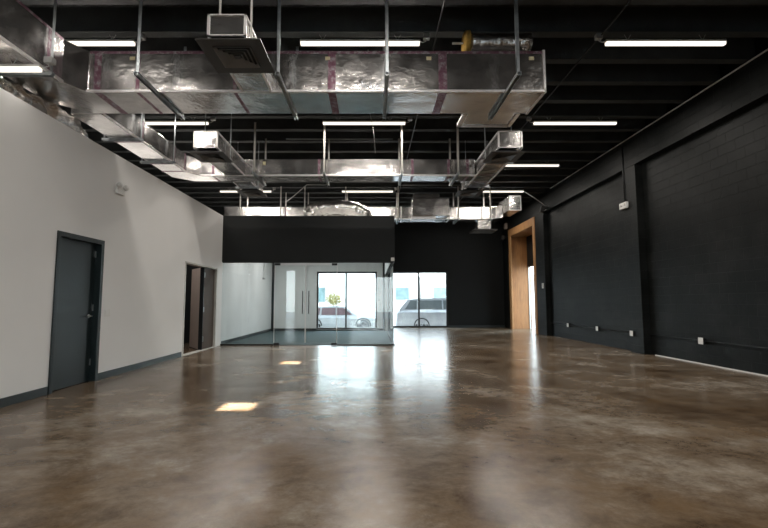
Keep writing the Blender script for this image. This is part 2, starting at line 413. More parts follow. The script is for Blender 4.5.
for i in range(4):
    o = bxo('glass_side_panel', (.582, .594, ys[i], ys[i + 1] - .006, .041, 2.374), M['glass'])
    tag(o, 'clear glass panel in the side of the meeting room, ' + nm[i], 'glass panel', 'glass panels along the side of the meeting room')

# hanging rod in the meeting room
t = thing('hanging_sensor_rod', 'thin pale rod with small box hanging from the meeting room ceiling', 'hanging rod')
bm = bmesh.new(); tube(bm, [(-3.85, 15.5, 3.408), (-3.85, 15.5, 2.10)], .010); obj('rod', bm, M['pvc'], t)
bxo('sensor_box', (-3.89, -3.81, 15.46, 15.54, 2.03, 2.10), M['pvc'], t)

# ------------------------------------------------------------------ duct work
def duct(name, label, outline, z0, z1, m=None):
    t = thing(name, label, 'air duct')
    bm = bmesh.new(); prism(bm, outline, z0, z1); obj('duct_body', bm, m or M['foil'], t, .012)
    return t
def corner_tape_glint(t, runs):
    # runs: list of edges (p, q, axis) lined with narrow tape whose paleness paints the edge glint
    for (p, q) in runs:
        bm = bmesh.new(); x0, y0, z0 = p; x1, y1, z1 = q; w = .018
        box(bm, min(x0, x1) - w, max(x0, x1) + w, min(y0, y1) - w, max(y0, y1) + w, min(z0, z1) - w, max(z0, z1) + w)
        obj('corner_tape_glint', bm, M['tape'], t, .006)
def seam(t, x0, x1, y0, y1, z0, z1, m='seam'):
    bm = bmesh.new(); box(bm, x0, x1, y0, y1, z0, z1); return obj('seam_tape', bm, M[m], t, .002)
e = .003
B, T1 = 4.20, 4.80
Y1a, Y1b = 5.99, 6.72
t = duct('main_duct', 'large foil wrapped duct bending right across the front of the ceiling',
         [(-4.85, -4.5), (-4.20, -4.5), (-4.20, 5.70), (-4.04, Y1a), (2.43, Y1a), (2.43, Y1b), (-4.40, Y1b), (-4.85, 6.30)], B, T1)
corner_tape_glint(t, [((-4.04, Y1a, B + .01), (2.43, Y1a, B + .01)), ((-4.20, -4.4, B + .01), (-4.20, 5.70, B + .01)),
                ((2.43, Y1a, B), (2.43, Y1a, T1)), ((2.43, Y1a, B + .01), (2.43, Y1b, B + .01))])
for a, w_ in ((-3.96, .10), (-3.36, .05), (-1.98, .05), (-.64, .11), (.93, .12)):
    seam(t, a, a + w_, Y1a - e, Y1b + e, B - e, T1 + e)
seam(t, -4.85 - e, -4.20 + e, 5.42, 5.50, B - e, T1 + e); seam(t, -4.85 - e, -4.2 + e, 4.40, 4.46, B - e, T1 + e)
seam(t, -4.03, 2.42, Y1a - .004, Y1a + .01, T1 - .035, T1 + .004)
seam(t, -4.20 - .01, -4.20 + .004, -4.4, 5.69, T1 - .03, T1 + .004)
for x in (-3.46, -.68, .76, 2.22):
    bxo('paper_tag', (x, x + .07, Y1a - .006, Y1a - .001, T1 - .13, T1 - .08), M['tag'], t)

T2 = 4.60; Y2a, Y2b = 10.14, 10.62
t = duct('rear_duct', 'long foil duct running back along the pale wall then right across the ceiling',
         [(-4.79, 6.73), (-4.28, 6.73), (-4.28, 9.85), (-4.05, Y2a), (2.405, Y2a), (2.405, Y2b), (-4.40, Y2b), (-4.79, 10.25)], B, T2)
corner_tape_glint(t, [((-4.05, Y2a, B + .01), (2.40, Y2a, B + .01)), ((-4.28, 6.75, B + .01), (-4.28, 9.85, B + .01))])
for a in (-3.8, -1.3, .9, 1.75, 2.2): seam(t, a, a + .06, Y2a - e, Y2b + e, B - e, T2 + e)
for a in (7.9, 9.2, 9.75): seam(t, -4.79 - e, -4.28 + e, a, a + .07, B - e, T2 + e)
bxo('paper_tag', (-2.6, -2.53, Y2a - .006, Y2a - .001, T2 - .14, T2 - .06), M['tag'], t)

def branch(name, label, x0, x1, y0, y1, z0, z1):
    t = duct(name, label, [(x0, y0), (x1, y0), (x1, y1), (x0, y1)], z0, z1)
    w = .014
    for (p, q) in (((x0, y0, z0), (x0, y0, z1)), ((x1, y0, z0), (x1, y0, z1)), ((x0, y0, z1), (x1, y0, z1)), ((x0, y0, z0), (x1, y0, z0)),
                   ((x0, y0 + w, z0), (x0, y1 - w, z0)), ((x1, y0 + w, z0), (x1, y1 - w, z0)), ((x1 if x1 < 0 else x0, y0, z1), (x1 if x1 < 0 else x0, y1 - w, z1))):
        bm = bmesh.new()
        box(bm, p[0] - w, q[0] + w, p[1] - (w if p[1] == q[1] else 0), q[1] + (w if p[1] == q[1] else 0), p[2] - (w if p[0] == q[0] and p[1] != q[1] else 0), q[2] + w)
        obj('corner_tape_glint', bm, M['tape'], t)
    return t
branch('branch_duct', 'short foil branch duct above the big dark square diffuser', -1.84, -1.43, 4.68, 5.965, 4.20, 4.44)
branch('branch_duct', 'foil branch duct with square end in front of the rear duct on the left', -3.45, -3.01, 8.26, 10.11, 4.20, 4.52)
branch('branch_duct', 'foil branch duct running back behind the rear duct on the left', -3.45, -3.01, 10.66, 11.85, 4.20, 4.50)
t = branch('branch_duct', 'long foil branch duct with square end at the right end of the rear duct', 2.425, 2.87, 8.26, 11.88, 4.20, 4.52)
for a in (9.2, 10.05, 10.65): seam(t, 2.43 - e, 2.87 + e, a, a + .05, B - e, 4.52 + e)

# square ceiling diffusers with concentric louvres
def ring(bm, cx, cy, r0, r1, z0, z1):
    for s in range(4):
        c, sn = [(1, 0), (0, 1), (-1, 0), (0, -1)][s]
        def P(u, v, z): return bm.verts.new((cx + c * u - sn * v, cy + sn * u + c * v, z))
        a = [P(r1, -r1, z0), P(r1, r1, z0), P(r0, r0, z1), P(r0, -r0, z1)]; bm.faces.new(a)
        b = [P(r1, -r1, z0 + .006), P(r1, r1, z0 + .006), P(r0, r0, z1 + .006), P(r0, -r0, z1 + .006)]; bm.faces.new(b)
        for i in range(4): bm.faces.new((a[i], a[(i + 1) % 4], b[(i + 1) % 4], b[i]))
def diffuser(x, y, z, r, label, neck):
    t = thing('ceiling_diffuser', label, 'air vent', (x, y, z), 'square dark air diffusers under the ducts')
    o_ = r * .62
    bxo('face_plate', [(-r, r, -r, -o_, 0, .012), (-r, r, o_, r, 0, .012), (-r, -o_, -o_, o_, 0, .012), (o_, r, -o_, o_, 0, .012)], M['dif'], t)
    for i, k in enumerate((.60, .47, .34, .21)):
        bm = bmesh.new(); ring(bm, 0, 0, r * (k - .075), r * k, -.012, .012); obj('louver', bm, M['dif2'], t)
    bxo('core', (-r * .09, r * .09, -r * .09, r * .09, -.004, .006), M['dif'], t)
    n = r * .64
    bxo('neck', [(-n, n, -n, -n + .01, .013, neck), (-n, n, n - .01, n, .013, neck), (-n, -n + .01, -n, n, .013, neck), (n - .01, n, -n, n, .013, neck), (-n, n, -n, n, neck - .006, neck)], M['blackm'], t)
diffuser(-1.60, 4.97, 4.12, .36, 'large dark square diffuser hanging nearest the camera', .062)
diffuser(-3.22, 8.55, 4.11, .33, 'dark square diffuser under the near end of the left branch duct', .07)
diffuser(2.60, 8.55, 4.11, .33, 'dark square diffuser under the near end of the right branch duct', .07)
diffuser(-3.22, 11.5, 4.11, .33, 'dark square diffuser under the far end of the left branch duct', .07)
diffuser(2.55, 11.5, 4.11, .33, 'dark square diffuser under the far end of the right branch duct', .07)

# stub behind the main duct and insulated round pipe above it
t = thing('duct_stub', 'framed foil stub behind the right end of the main duct', 'air duct')
bxo('duct_body', (1.50, 2.27, 6.74, 7.22, 4.22, 4.70), M['foil'], t, .01)
bxo('flange', [(1.42, 1.50, 6.74, 7.26, 4.20, 4.24), (2.27, 2.33, 6.74, 7.26, 4.20, 4.24), (1.42, 2.33, 7.22, 7.26, 4.20, 4.24)], M['tape'], t)
t = thing('insulated_pipe', 'foil insulated round pipe with yellow wool end above main duct', 'pipe')
PY, PZ = 6.33, 5.13
bm = bmesh.new(); tube(bm, [(1.45 + .07 * i, PY, PZ + .003 * math.sin(i)) for i in range(14)], .13, 20, rf=lambda i: .135 + .005 * math.sin(i * 2.1)); obj('foil_jacket', bm, M['foil2'], t, smooth=True)
bm = bmesh.new(); tube(bm, [(1.36, PY, PZ), (1.39, PY, PZ), (1.445, PY, PZ)], .2, 20, rf=lambda i: (.14, .175, .18)[i]); obj('insulation_end', bm, M['yel'], t, smooth=True)
bm = bmesh.new(); tube(bm, [(1.20, PY, PZ), (1.359, PY, PZ)], .018); obj('pipe_core', bm, M['galvw'], t)
bm = bmesh.new(); tube(bm, [(2.2, PY, PZ - .08), (2.2, PY, 4.812)], .09, 16); obj('elbow', bm, M['foil2'], t, smooth=True)

# far duct over the meeting room
Y3a, Y3b = 15.72, 16.3
t = duct('far_duct', 'pale foil duct crossing the ceiling above the meeting room', [(-5.4, Y3a), (4.30, Y3a), (4.62, 15.45), (4.62, Y3b), (-5.4, Y3b)], 4.22, 4.68)
corner_tape_glint(t, [((-5.4, Y3a, 4.23), (4.3, Y3a, 4.23))])
for a in (1.0, 2.72, 3.9, -3.2): seam(t, a, a + .05, Y3a - e, Y3b + e, 4.217, 4.683, 'seam' if a < 0 else 'tape')
t = thing('duct_plenum', 'tall foil plenum box mounted on the front of the far duct', 'air duct')
bxo('plenum_body', (1.36, 2.66, 15.12, 15.716, 4.24, 4.86), M['foil'], t, .015)
bxo('upper_box', (1.42, 2.35, 15.20, 15.69, 4.88, 5.04), M['foil'], t, .01)
bxo('bottom_tray', (1.36, 2.2, 15.2, 15.66, 4.13, 4.225), M['tape'], t, .005)
t = thing('duct_end_box', 'small square foil box at the right end of the far duct', 'air duct')
bxo('box_body', (4.623, 5.03, 14.75, 15.95, 4.36, 4.84), M['foil'], t, .012)
w = .015
bxo('edge_tape', [(4.64 - w, 4.64 + w, 14.735, 14.765, 4.35, 4.85), (5.03 - w, 5.03 + w, 14.735, 14.765, 4.35, 4.85), (4.64, 5.03, 14.735, 14.765, 4.83, 4.86), (4.64, 5.03, 14.735, 14.765, 4.34, 4.37)], M['tape'], t)
t = thing('duct_drop', 'short foil drop with black diffuser below the far duct', 'air duct')
bxo('drop_body', (3.80, 4.28, 15.75, 16.2, 3.851, 4.218), M['foil'], t, .01)
bxo('grille', (3.62, 4.46, 15.6, 16.35, 3.80, 3.85), M['dif'], t)

def crumpled(name, pts, r, n, amp, seed, flat=1.0):
    bm = bmesh.new()
    P = []
    for i in range(len(pts) - 1):
        a, b = Vector(pts[i]), Vector(pts[i + 1])
        m_ = max(2, int((b - a).length / .06))
        for k in range(m_): P.append(a.lerp(b, k / m_))
    P.append(Vector(pts[-1]))
    for _ in range(4): P = [P[0]] + [(P[i - 1] + P[i] * 2 + P[i + 1]) / 4 for i in range(1, len(P) - 1)] + [P[-1]]
    tube(bm, P, r, n, True, rf=lambda i: r * (1 + .07 * math.sin(i * 1.9)))
    for v in bm.verts: v.co += noise.noise_vector(v.co * 7 + Vector((seed, 0, 0))) * amp
    return bm
bm = crumpled('f', [(-2.15, 15.0, 4.0), (-2.22, 15.0, 4.30), (-2.0, 15.0, 4.46), (-1.3, 14.95, 4.50), (-.6, 15.0, 4.46), (-.25, 15.1, 4.25), (-.2, 15.2, 4.0)], .24, 20, .055, 3)
tag(obj('flexible_duct', bm, M['foil2'], smooth=True), 'curved crumpled silver flexible duct above the black header', 'flexible duct')
bm = crumpled('g', [(-4.95, 4.9, 3.98), (-4.9, 5.4, 4.0), (-4.82, 5.9, 4.02), (-4.80, 6.35, 4.0), (-4.86, 6.8, 3.98), (-5.0, 7.3, 3.97)], .16, 22, .10, 9)
tag(obj('flexible_duct', bm, M['foil2'], smooth=True), 'crumpled silver foil duct lying over the top of the pale left wall', 'flexible duct')

# ------------------------------------------------------------------ duct hangers (trapeze strut with straps)
def channel(bm, p, q, w=.052, h=.042):
    # U channel between p and q, axis aligned in x or y
    t_ = .005
    if abs(p[0] - q[0]) < 1e-6:
        x = p[0]; box(bm, x - w / 2, x + w / 2, p[1], q[1], p[2], p[2] + t_); 
        box(bm, x - w / 2, x - w / 2 + t_, p[1], q[1], p[2] - h, p[2]); box(bm, x + w / 2 - t_, x + w / 2, p[1], q[1], p[2] - h, p[2])
    else:
        y = p[1]; box(bm, p[0], q[0], y - w / 2, y + w / 2, p[2], p[2] + t_)
        box(bm, p[0], q[0], y - w / 2, y - w / 2 + t_, p[2] - h, p[2]); box(bm, p[0], q[0], y + w / 2 - t_, y + w / 2, p[2] - h, p[2])
def hanger(x, y0, y1, z, label, ztop=5.374, m='galv', back=True, group='strap hangers carrying the ducts'):
    t = thing('duct_hanger', label, 'duct hanger', (0, 0, 0), group)
    bm = bmesh.new(); channel(bm, (x, y0, z), (x, y1, z)); obj('strut', bm, M['galv'], t)
    for yy in ([y0 + .04, y1 - .04] if back else [y0 + .04]):
        bm = bmesh.new(); box(bm, x - .022, x + .022, yy - .003, yy + .003, z - .03, ztop); box(bm, x - .022, x - .016, yy - .003, yy + .022, z - .03, ztop)
        obj('strap', bm, M[m], t)
Bz = 4.190
dd = ['left end, nearest the bend', 'beside the big dark diffuser', 'near its middle', 'near its right end']
for x, d in zip((-3.05, -1.23, .18, 1.88), dd):
    hanger(x, 5.42, 6.86, Bz, 'steel strut hanger under the main duct, ' + d)
for x, d in zip((-2.72, -1.12, .66, 1.95), ('at its left part', 'left of the ceiling middle', 'right of the ceiling middle', 'at its right part')):
    hanger(x, 9.80, 10.90, Bz, 'steel strut hanger under the rear duct, ' + d, 5.374, 'galvw')
def hanger_x(x0, x1, y, z, label, m='galv'):
    t = thing('duct_hanger', label, 'duct hanger', (0, 0, 0), 'strap hangers carrying the ducts')
    bm = bmesh.new(); channel(bm, (x0, y, z), (x1, y, z)); obj('strut', bm, M['galv'], t)
    for xx in (x0 + .03, x1 - .03):
        bm = bmesh.new(); box(bm, xx - .003, xx + .003, y - .022, y + .022, z - .03, 5.374); obj('strap', bm, M[m], t)
hanger_x(-4.93, -4.13, 5.45, Bz, 'strap hanger around the left duct just in front of its bend')
hanger_x(-4.90, -4.17, 7.75, Bz, 'strap hanger around the duct along the pale wall, nearer one')
hanger_x(-4.90, -4.17, 9.05, Bz, 'strap hanger around the duct along the pale wall, farther one')
t = thing('duct_hanger', 'pair of thin straps holding the branch above the big diffuser', 'duct hanger', (0, 0, 0), 'strap hangers carrying the ducts')
for xx, yy in ((-1.74, 4.74), (-1.412, 4.84)):
    bxo('strap', (xx - .012, xx + .012, yy, yy + .004, 4.456 if xx < -1.5 else 4.25, 5.374), M['galvw'], t)
hanger_x(-3.53, -2.93, 8.9, Bz, 'strap hanger on the left branch duct in front of rear duct')
hanger_x(-3.53, -2.93, 11.1, Bz, 'strap hanger on the left branch duct behind rear duct')
hanger_x(2.34, 2.96, 9.05, Bz, 'strap hanger on the near half of the right branch duct')
hanger_x(2.34, 2.96, 11.0, Bz, 'strap hanger on the far half of the right branch duct')
for x, d in ((-4.75, 'far left'), (-3.3, 'second from the left'), (-2.45, 'left of the crumpled curve'), (-.98, 'above the crumpled curve'), (.9, 'left of the plenum box'), (3.05, 'right of the plenum box'), (4.2, 'at its right end')):
    hanger(x, 15.45 if x > 0 or x < -2.6 else 15.5, 16.45, 4.205, 'pale strap hanger on the far duct, ' + d, 5.374, 'galvw')

# ------------------------------------------------------------------ strip lights
t0 = None
rows = [(-2.68, 'row farthest behind the camera'), (.38, 'second row behind the camera'), (3.44, 'row just overhead'), (6.50, 'nearest row in view'), (9.56, 'second row in view'),
        (12.62, 'third row in view'), (15.68, 'fourth row in view'), (18.74, 'row farthest away')]
cols = [(-4.62, 'left column'), (-.20, 'middle column'), (4.53, 'right column')]
TUBE = 58
def strip_light(loc, label, L=1.86):
    t = thing('strip_light', label, 'strip light', loc, 'linear strip lights on the black ceiling')
    bxo('housing', (-L / 2, L / 2, -.03, .03, .0, .035), M['housing'], t, .004)
    bm = bmesh.new(); prof = [(-.034, -.001), (-.028, -.044), (.028, -.044), (.034, -.001)]
    a = [bm.verts.new((-L / 2 + .01, y_, z_)) for y_, z_ in prof]; b_ = [bm.verts.new((L / 2 - .01, y_, z_)) for y_, z_ in prof]
    for q in range(3): bm.faces.new((a[q], a[q + 1], b_[q + 1], b_[q]))
    bm.faces.new(a); bm.faces.new(b_)
    obj('lens', bm, M['lens'], t)
    a = bpy.data.lights.new('tube', 'AREA'); a.shape = 'RECTANGLE'; a.size = L - .03; a.size_y = .054; a.energy = TUBE; a.color = (1, .935, .85)
    q = bpy.data.objects.new('tube', a); C.objects.link(q); q.parent = t; q.location = (0, 0, -.0455)
    for x in (-L / 2 + .35, L / 2 - .35):
        bm = bmesh.new(); tube(bm, [(x, 0, .034), (x - .05, 0, .124)], .004, 6); tube(bm, [(x, 0, .034), (x + .05, 0, .124)], .004, 6); obj('hook', bm, M['pvc'], t)
    bxo('junction_box', (L / 2 + .05, L / 2 + .15, -.04, .04, .05, .124), M['pvc'], t, .003)
    bm = bmesh.new(); tube(bm, [(L / 2 - .01, 0, .02), (L / 2 + .04, 0, .0), (L / 2 + .09, 0, .02), (L / 2 + .1, 0, .052)], .009, 8); obj('cable_whip', bm, M['pvc'], t)
    return t
for y, rn in rows:
    for x, cn in cols:
        lab = 'glowing white strip light on the ceiling, %s, %s' % (cn, rn)
        if t0 is None: t0 = strip_light((x, y, 5.25), lab)
        else:
            c = copy_tree(t0, (x, y, 5.25), lab)
            if x > 2: c.rotation_euler.z = PI        # these are fed from their left end
low = copy_tree(t0, (-4.96, 5.12, 4.075), 'glowing strip light hung low under the left duct', 'strip light hung under the duct')
for ch in low.children:
    if ch.type == 'LIGHT': ch.data = ch.data.copy(); ch.data.energy = 9      # dimmed to ease its hot shadow edge on the wall

room0 = copy_tree(t0, (-2.9, 14.2, 3.285), 'strip light on the meeting room ceiling near the glass doors', 'strip lights in the meeting room')
for ch in room0.children:
    if ch.type == 'LIGHT': ch.data = ch.data.copy(); ch.data.energy = 30; ch.data.color = (1, .97, .94)
copy_tree(room0, (-.9, 14.2, 3.285), 'strip light on the meeting room ceiling near the fixed glass panel', 'strip lights in the meeting room')
copy_tree(room0, (-2.9, 16.8, 3.285), 'strip light on the meeting room ceiling toward the left of its back wall', 'strip lights in the meeting room')
copy_tree(room0, (-.9, 16.8, 3.285), 'strip light on the meeting room ceiling toward the right of its back wall', 'strip lights in the meeting room')
copy_tree(room0, (-6.0, 11.0, 3.5), 'strip light added unseen in the back room to brighten the open door leaf', 'strip light in the back room')  # added lamp, out of view, that lights the open leaf
# ceiling conduits and cables
def line(name, pts, r, m, label, cat, n=8):
    bm = bmesh.new(); tube(bm, pts, r, n); return tag(obj(name, bm, M[m], smooth=True), label, cat)
line('ceiling_conduit', [(3.53, -4.9, 5.35), (3.53, 21.4, 5.35)], .013, 'pvc' if False else 'blackm', 'thin black conduit running back along the right row of lights', 'conduit')
line('ceiling_conduit', [(.98, -4.9, 5.35), (.98, 21.4, 5.35)], .013, 'blackm', 'thin black conduit running back along the middle row of lights', 'conduit')
line('wall_conduit', [(XR - .016, -4.9, 5.31), (XR - .016, 15.6, 5.33)], .015, 'galvw', 'long pale grey conduit along the top of the right black wall', 'conduit')
line('cable', [(5.47, 15.70, 5.26), (5.9, 15.75, 5.0), (6.25, 15.80, 4.76), (6.405, 15.8, 4.70)], .016, 'pvc', 'pale diagonal conduit from the last right light down to the wall', 'conduit')
line('hanging_wire', [(-.08, 6.9, 5.37), (-.08, 6.9, 4.95), (-.07, 6.91, 4.77)], .006, 'pvc', 'thin wire dropping from the ceiling onto the main duct', 'wire')
line('hanging_wire', [(-.08, 9.2, 5.37), (.02, 9.25, 4.9), (.05, 9.3, 4.45)], .006, 'pvc', 'thin wire hanging in front of the rear duct', 'wire')
line('cross_conduit', [(-1.6, 15.0, 5.30), (-2.3, 15.0, 5.30), (-2.75, 15.0, 4.9), (-3.0, 15.0, 4.7)], .018, 'pvc', 'bent grey conduit left of the crumpled curved duct', 'conduit')
line('cross_conduit', [(.9, 15.2, 5.34), (3.6, 15.2, 5.34)], .010, 'pvc', 'thin straight conduit crossing above the plenum box', 'conduit')
line('cross_conduit', [(-2.2, 10.8, 5.34), (.5, 10.8, 5.34)], .010, 'pvc', 'thin straight conduit crossing above the rear duct', 'conduit')

# ------------------------------------------------------------------ right wall fittings
line('wall_conduit', [(XP - .016, 1.6, .47), (XP - .016, 10.54, .47)], .013, 'blackm', 'black conduit low on the nearer right wall panel', 'conduit')
line('wall_conduit', [(XP - .016, 11.11, .47), (XP - .016, 16.39, .47)], .013, 'blackm', 'black conduit low on the farther right wall panel', 'conduit')
def outlet(y, x, label):
    t = thing('outlet_box', label, 'outlet', (x, y, .47), 'white outlets along the right wall')
    bxo('box', (-.05, -.001, -.06, .06, -.06, .06), M['blackm'], t, .004)
    bxo('cover', (-.058, -.051, -.065, .065, -.065, .065), M['white'], t, .003)
outlet(8.85, XP - .03, 'white outlet box on the black wall nearest the camera')
outlet(10.95, XR, 'white outlet box on the black wall pier')
outlet(12.92, XP - .03, 'white outlet box just beyond the black pier')
outlet(14.85, XP - .03, 'white outlet box near the far pier, farthest of all')
t = thing('emergency_light', 'small white emergency light box high on the black pier', 'emergency light')
bxo('body', (XR - .07, XR - .001, 11.12 - .24, 11.12 + .06, 3.60, 3.76), M['white'], t, .01)
for y in (10.93, 11.10):
    bm = bmesh.new(); tube(bm, [(XR - .10, y, 3.70), (XR - .071, y, 3.70)], .03, 12); obj('lamp_head', bm, M['white'], t)
line('wall_conduit', [(XR - .016, 11.02, 3.765), (XR - .016, 11.02, 5.29)], .012, 'blackm', 'black vertical conduit above the emergency light', 'conduit')
def speaker(x, y, z, label):
    t = thing('wall_speaker', label, 'speaker', (x, y, z), 'black speakers mounted on the right wall')
    bxo('bracket', (-.10, -.001, -.03, .03, .02, .08), M['blackm'], t)
    bm = bmesh.new(); box(bm, -.24, -.10, -.07, .07, -.11, .11, Matrix.Rotation(.25, 3, 'Y'), (-.1, 0, 0)); obj('cabinet', bm, M['blackm'], t, .012)
    bm = bmesh.new(); box(bm, -.22, -.12, -.078, -.071, -.09, .09, Matrix.Rotation(.25, 3, 'Y'), (-.1, 0, 0)); obj('grille', bm, M['dif'], t)
speaker(XR, 16.0, 4.63, 'black speaker on the right wall above the far pier')
speaker(XR, 21.0, 4.3, 'black speaker in the corner beyond the wooden opening')
tag(bxo('wall_sensor', (XR - .10, XR - .001, 20.75, 21.0, 4.72, 5.0), M['beige'], None, .02), 'small pinkish box above the wooden opening', 'sensor')
tag(bxo('switch_box', (XR - .05, XR - .001, 16.52, 16.62, 1.75, 1.95), M['galvw'], None, .01), 'grey switch box on the far pier beside the wooden opening', 'switch')
tag(bxo('door_sensor', (.52, .62, 12.66, 12.699, 2.42, 2.52), M['white'], None, .01), 'tiny white sensor at the lower right corner of the header', 'sensor')

# left wall fittings
t = thing('emergency_light', 'white twin emergency light high on the pale left wall', 'emergency light')
bxo('body', (P1 + .001, P1 + .05, 7.32, 7.56, 3.08, 3.20), M['white'], t, .012)
for y in (7.34, 7.54):
    bm = bmesh.new(); bmesh.ops.create_uvsphere(bm, u_segments=14, v_segments=8, radius=.05, matrix=Matrix.Translation((P1 + .07, y, 3.22))); obj('lamp_head', bm, M['white'], t, smooth=True)
t = thing('light_switch', 'pale double light switch just beyond the dark door', 'light switch')
bxo('plate', (P1 + .001, P1 + .008, 7.22, 7.36, 1.0, 1.12), M['white'], t, .003)
for y in (7.255, 7.315): bxo('rocker', (P1 + .0085, P1 + .013, y - .015, y + .015, 1.03, 1.09), M['white'], t)
# scuffs where things were stuck on the wall (thin plaster patches)

# ------------------------------------------------------------------ outside
struct('ground_outside', [(-40, 45, 21.95, 80, -.6, -.40), (7.45, 45, -10, 21.94, -.6, -.40), (-40, 45, -40, YR - .25, -.6, -.25)], M['asph'])
def building(x0, x1, y, h, wins, label):
    t = thing('building', label, 'building', ((x0 + x1) / 2, y + 3, -.4))
    cx = (x0 + x1) / 2
    bxo('wall', (x0 - cx, x1 - cx, -3, 3, .001, h), M['stucco'], t)
    bxo('parapet', (x0 - cx - .1, x1 - cx + .1, -3.1, 3.1, h + .001, h + .25), M['stucco'], t)
    for a, b, c, d in wins:
        f = bxo('window', [(a - cx, b - cx, -3.06, -3.0, c + .4, d + .4)], M['alu'], t)
        bxo('pane', [(a - cx + .08, b - cx - .08, -3.08, -3.061, c + .48, d + .32)], M['teal'], f)
building(-12, 4.0, 40, 4.2, [(-5.1, -4.3, 1.2, 2.6), (-7.5, -5.9, .9, 2.6), (-.9, .1, .7, 2.6), (2.0, 3.3, 1.4, 2.6)], 'pale low building with teal windows across the street, left')
building(4.6, 22, 42, 4.0, [(5.7, 7.4, 1.5, 2.7), (9, 11, 1.3, 2.7), (13, 15, 1.3, 2.7)], 'pale low building with teal windows across the street, right')
t = thing('small_tree', 'small yellow-green tree across the street behind the parked car', 'tree')
bm = bmesh.new(); tube(bm, [(-3.2, 36, -.39), (-3.18, 36, .5), (-3.22, 36, 1.0)], .08, 8, rf=lambda i: (.10, .07, .05)[i]); obj('trunk', bm, M['bark'], t)
bm = bmesh.new()
for i in range(420):
    a, b_ = random.uniform(0, 2 * PI), math.acos(random.uniform(-1, 1)); r = .62 * random.uniform(.45, 1.0)
    c = Vector((-3.2 + r * 1.05 * math.cos(a) * math.sin(b_), 36 + r * math.sin(a) * math.sin(b_), 1.45 + r * .8 * math.cos(b_)))
    s = .10; u = Vector((random.uniform(-1, 1), random.uniform(-1, 1), random.uniform(-1, 1))).normalized(); v = u.orthogonal().normalized()
    bm.faces.new([bm.verts.new(c + u * s), bm.verts.new(c + v * s * .5), bm.verts.new(c - u * s), bm.verts.new(c - v * s * .5)])
obj('foliage', bm, M['leaf'], t)

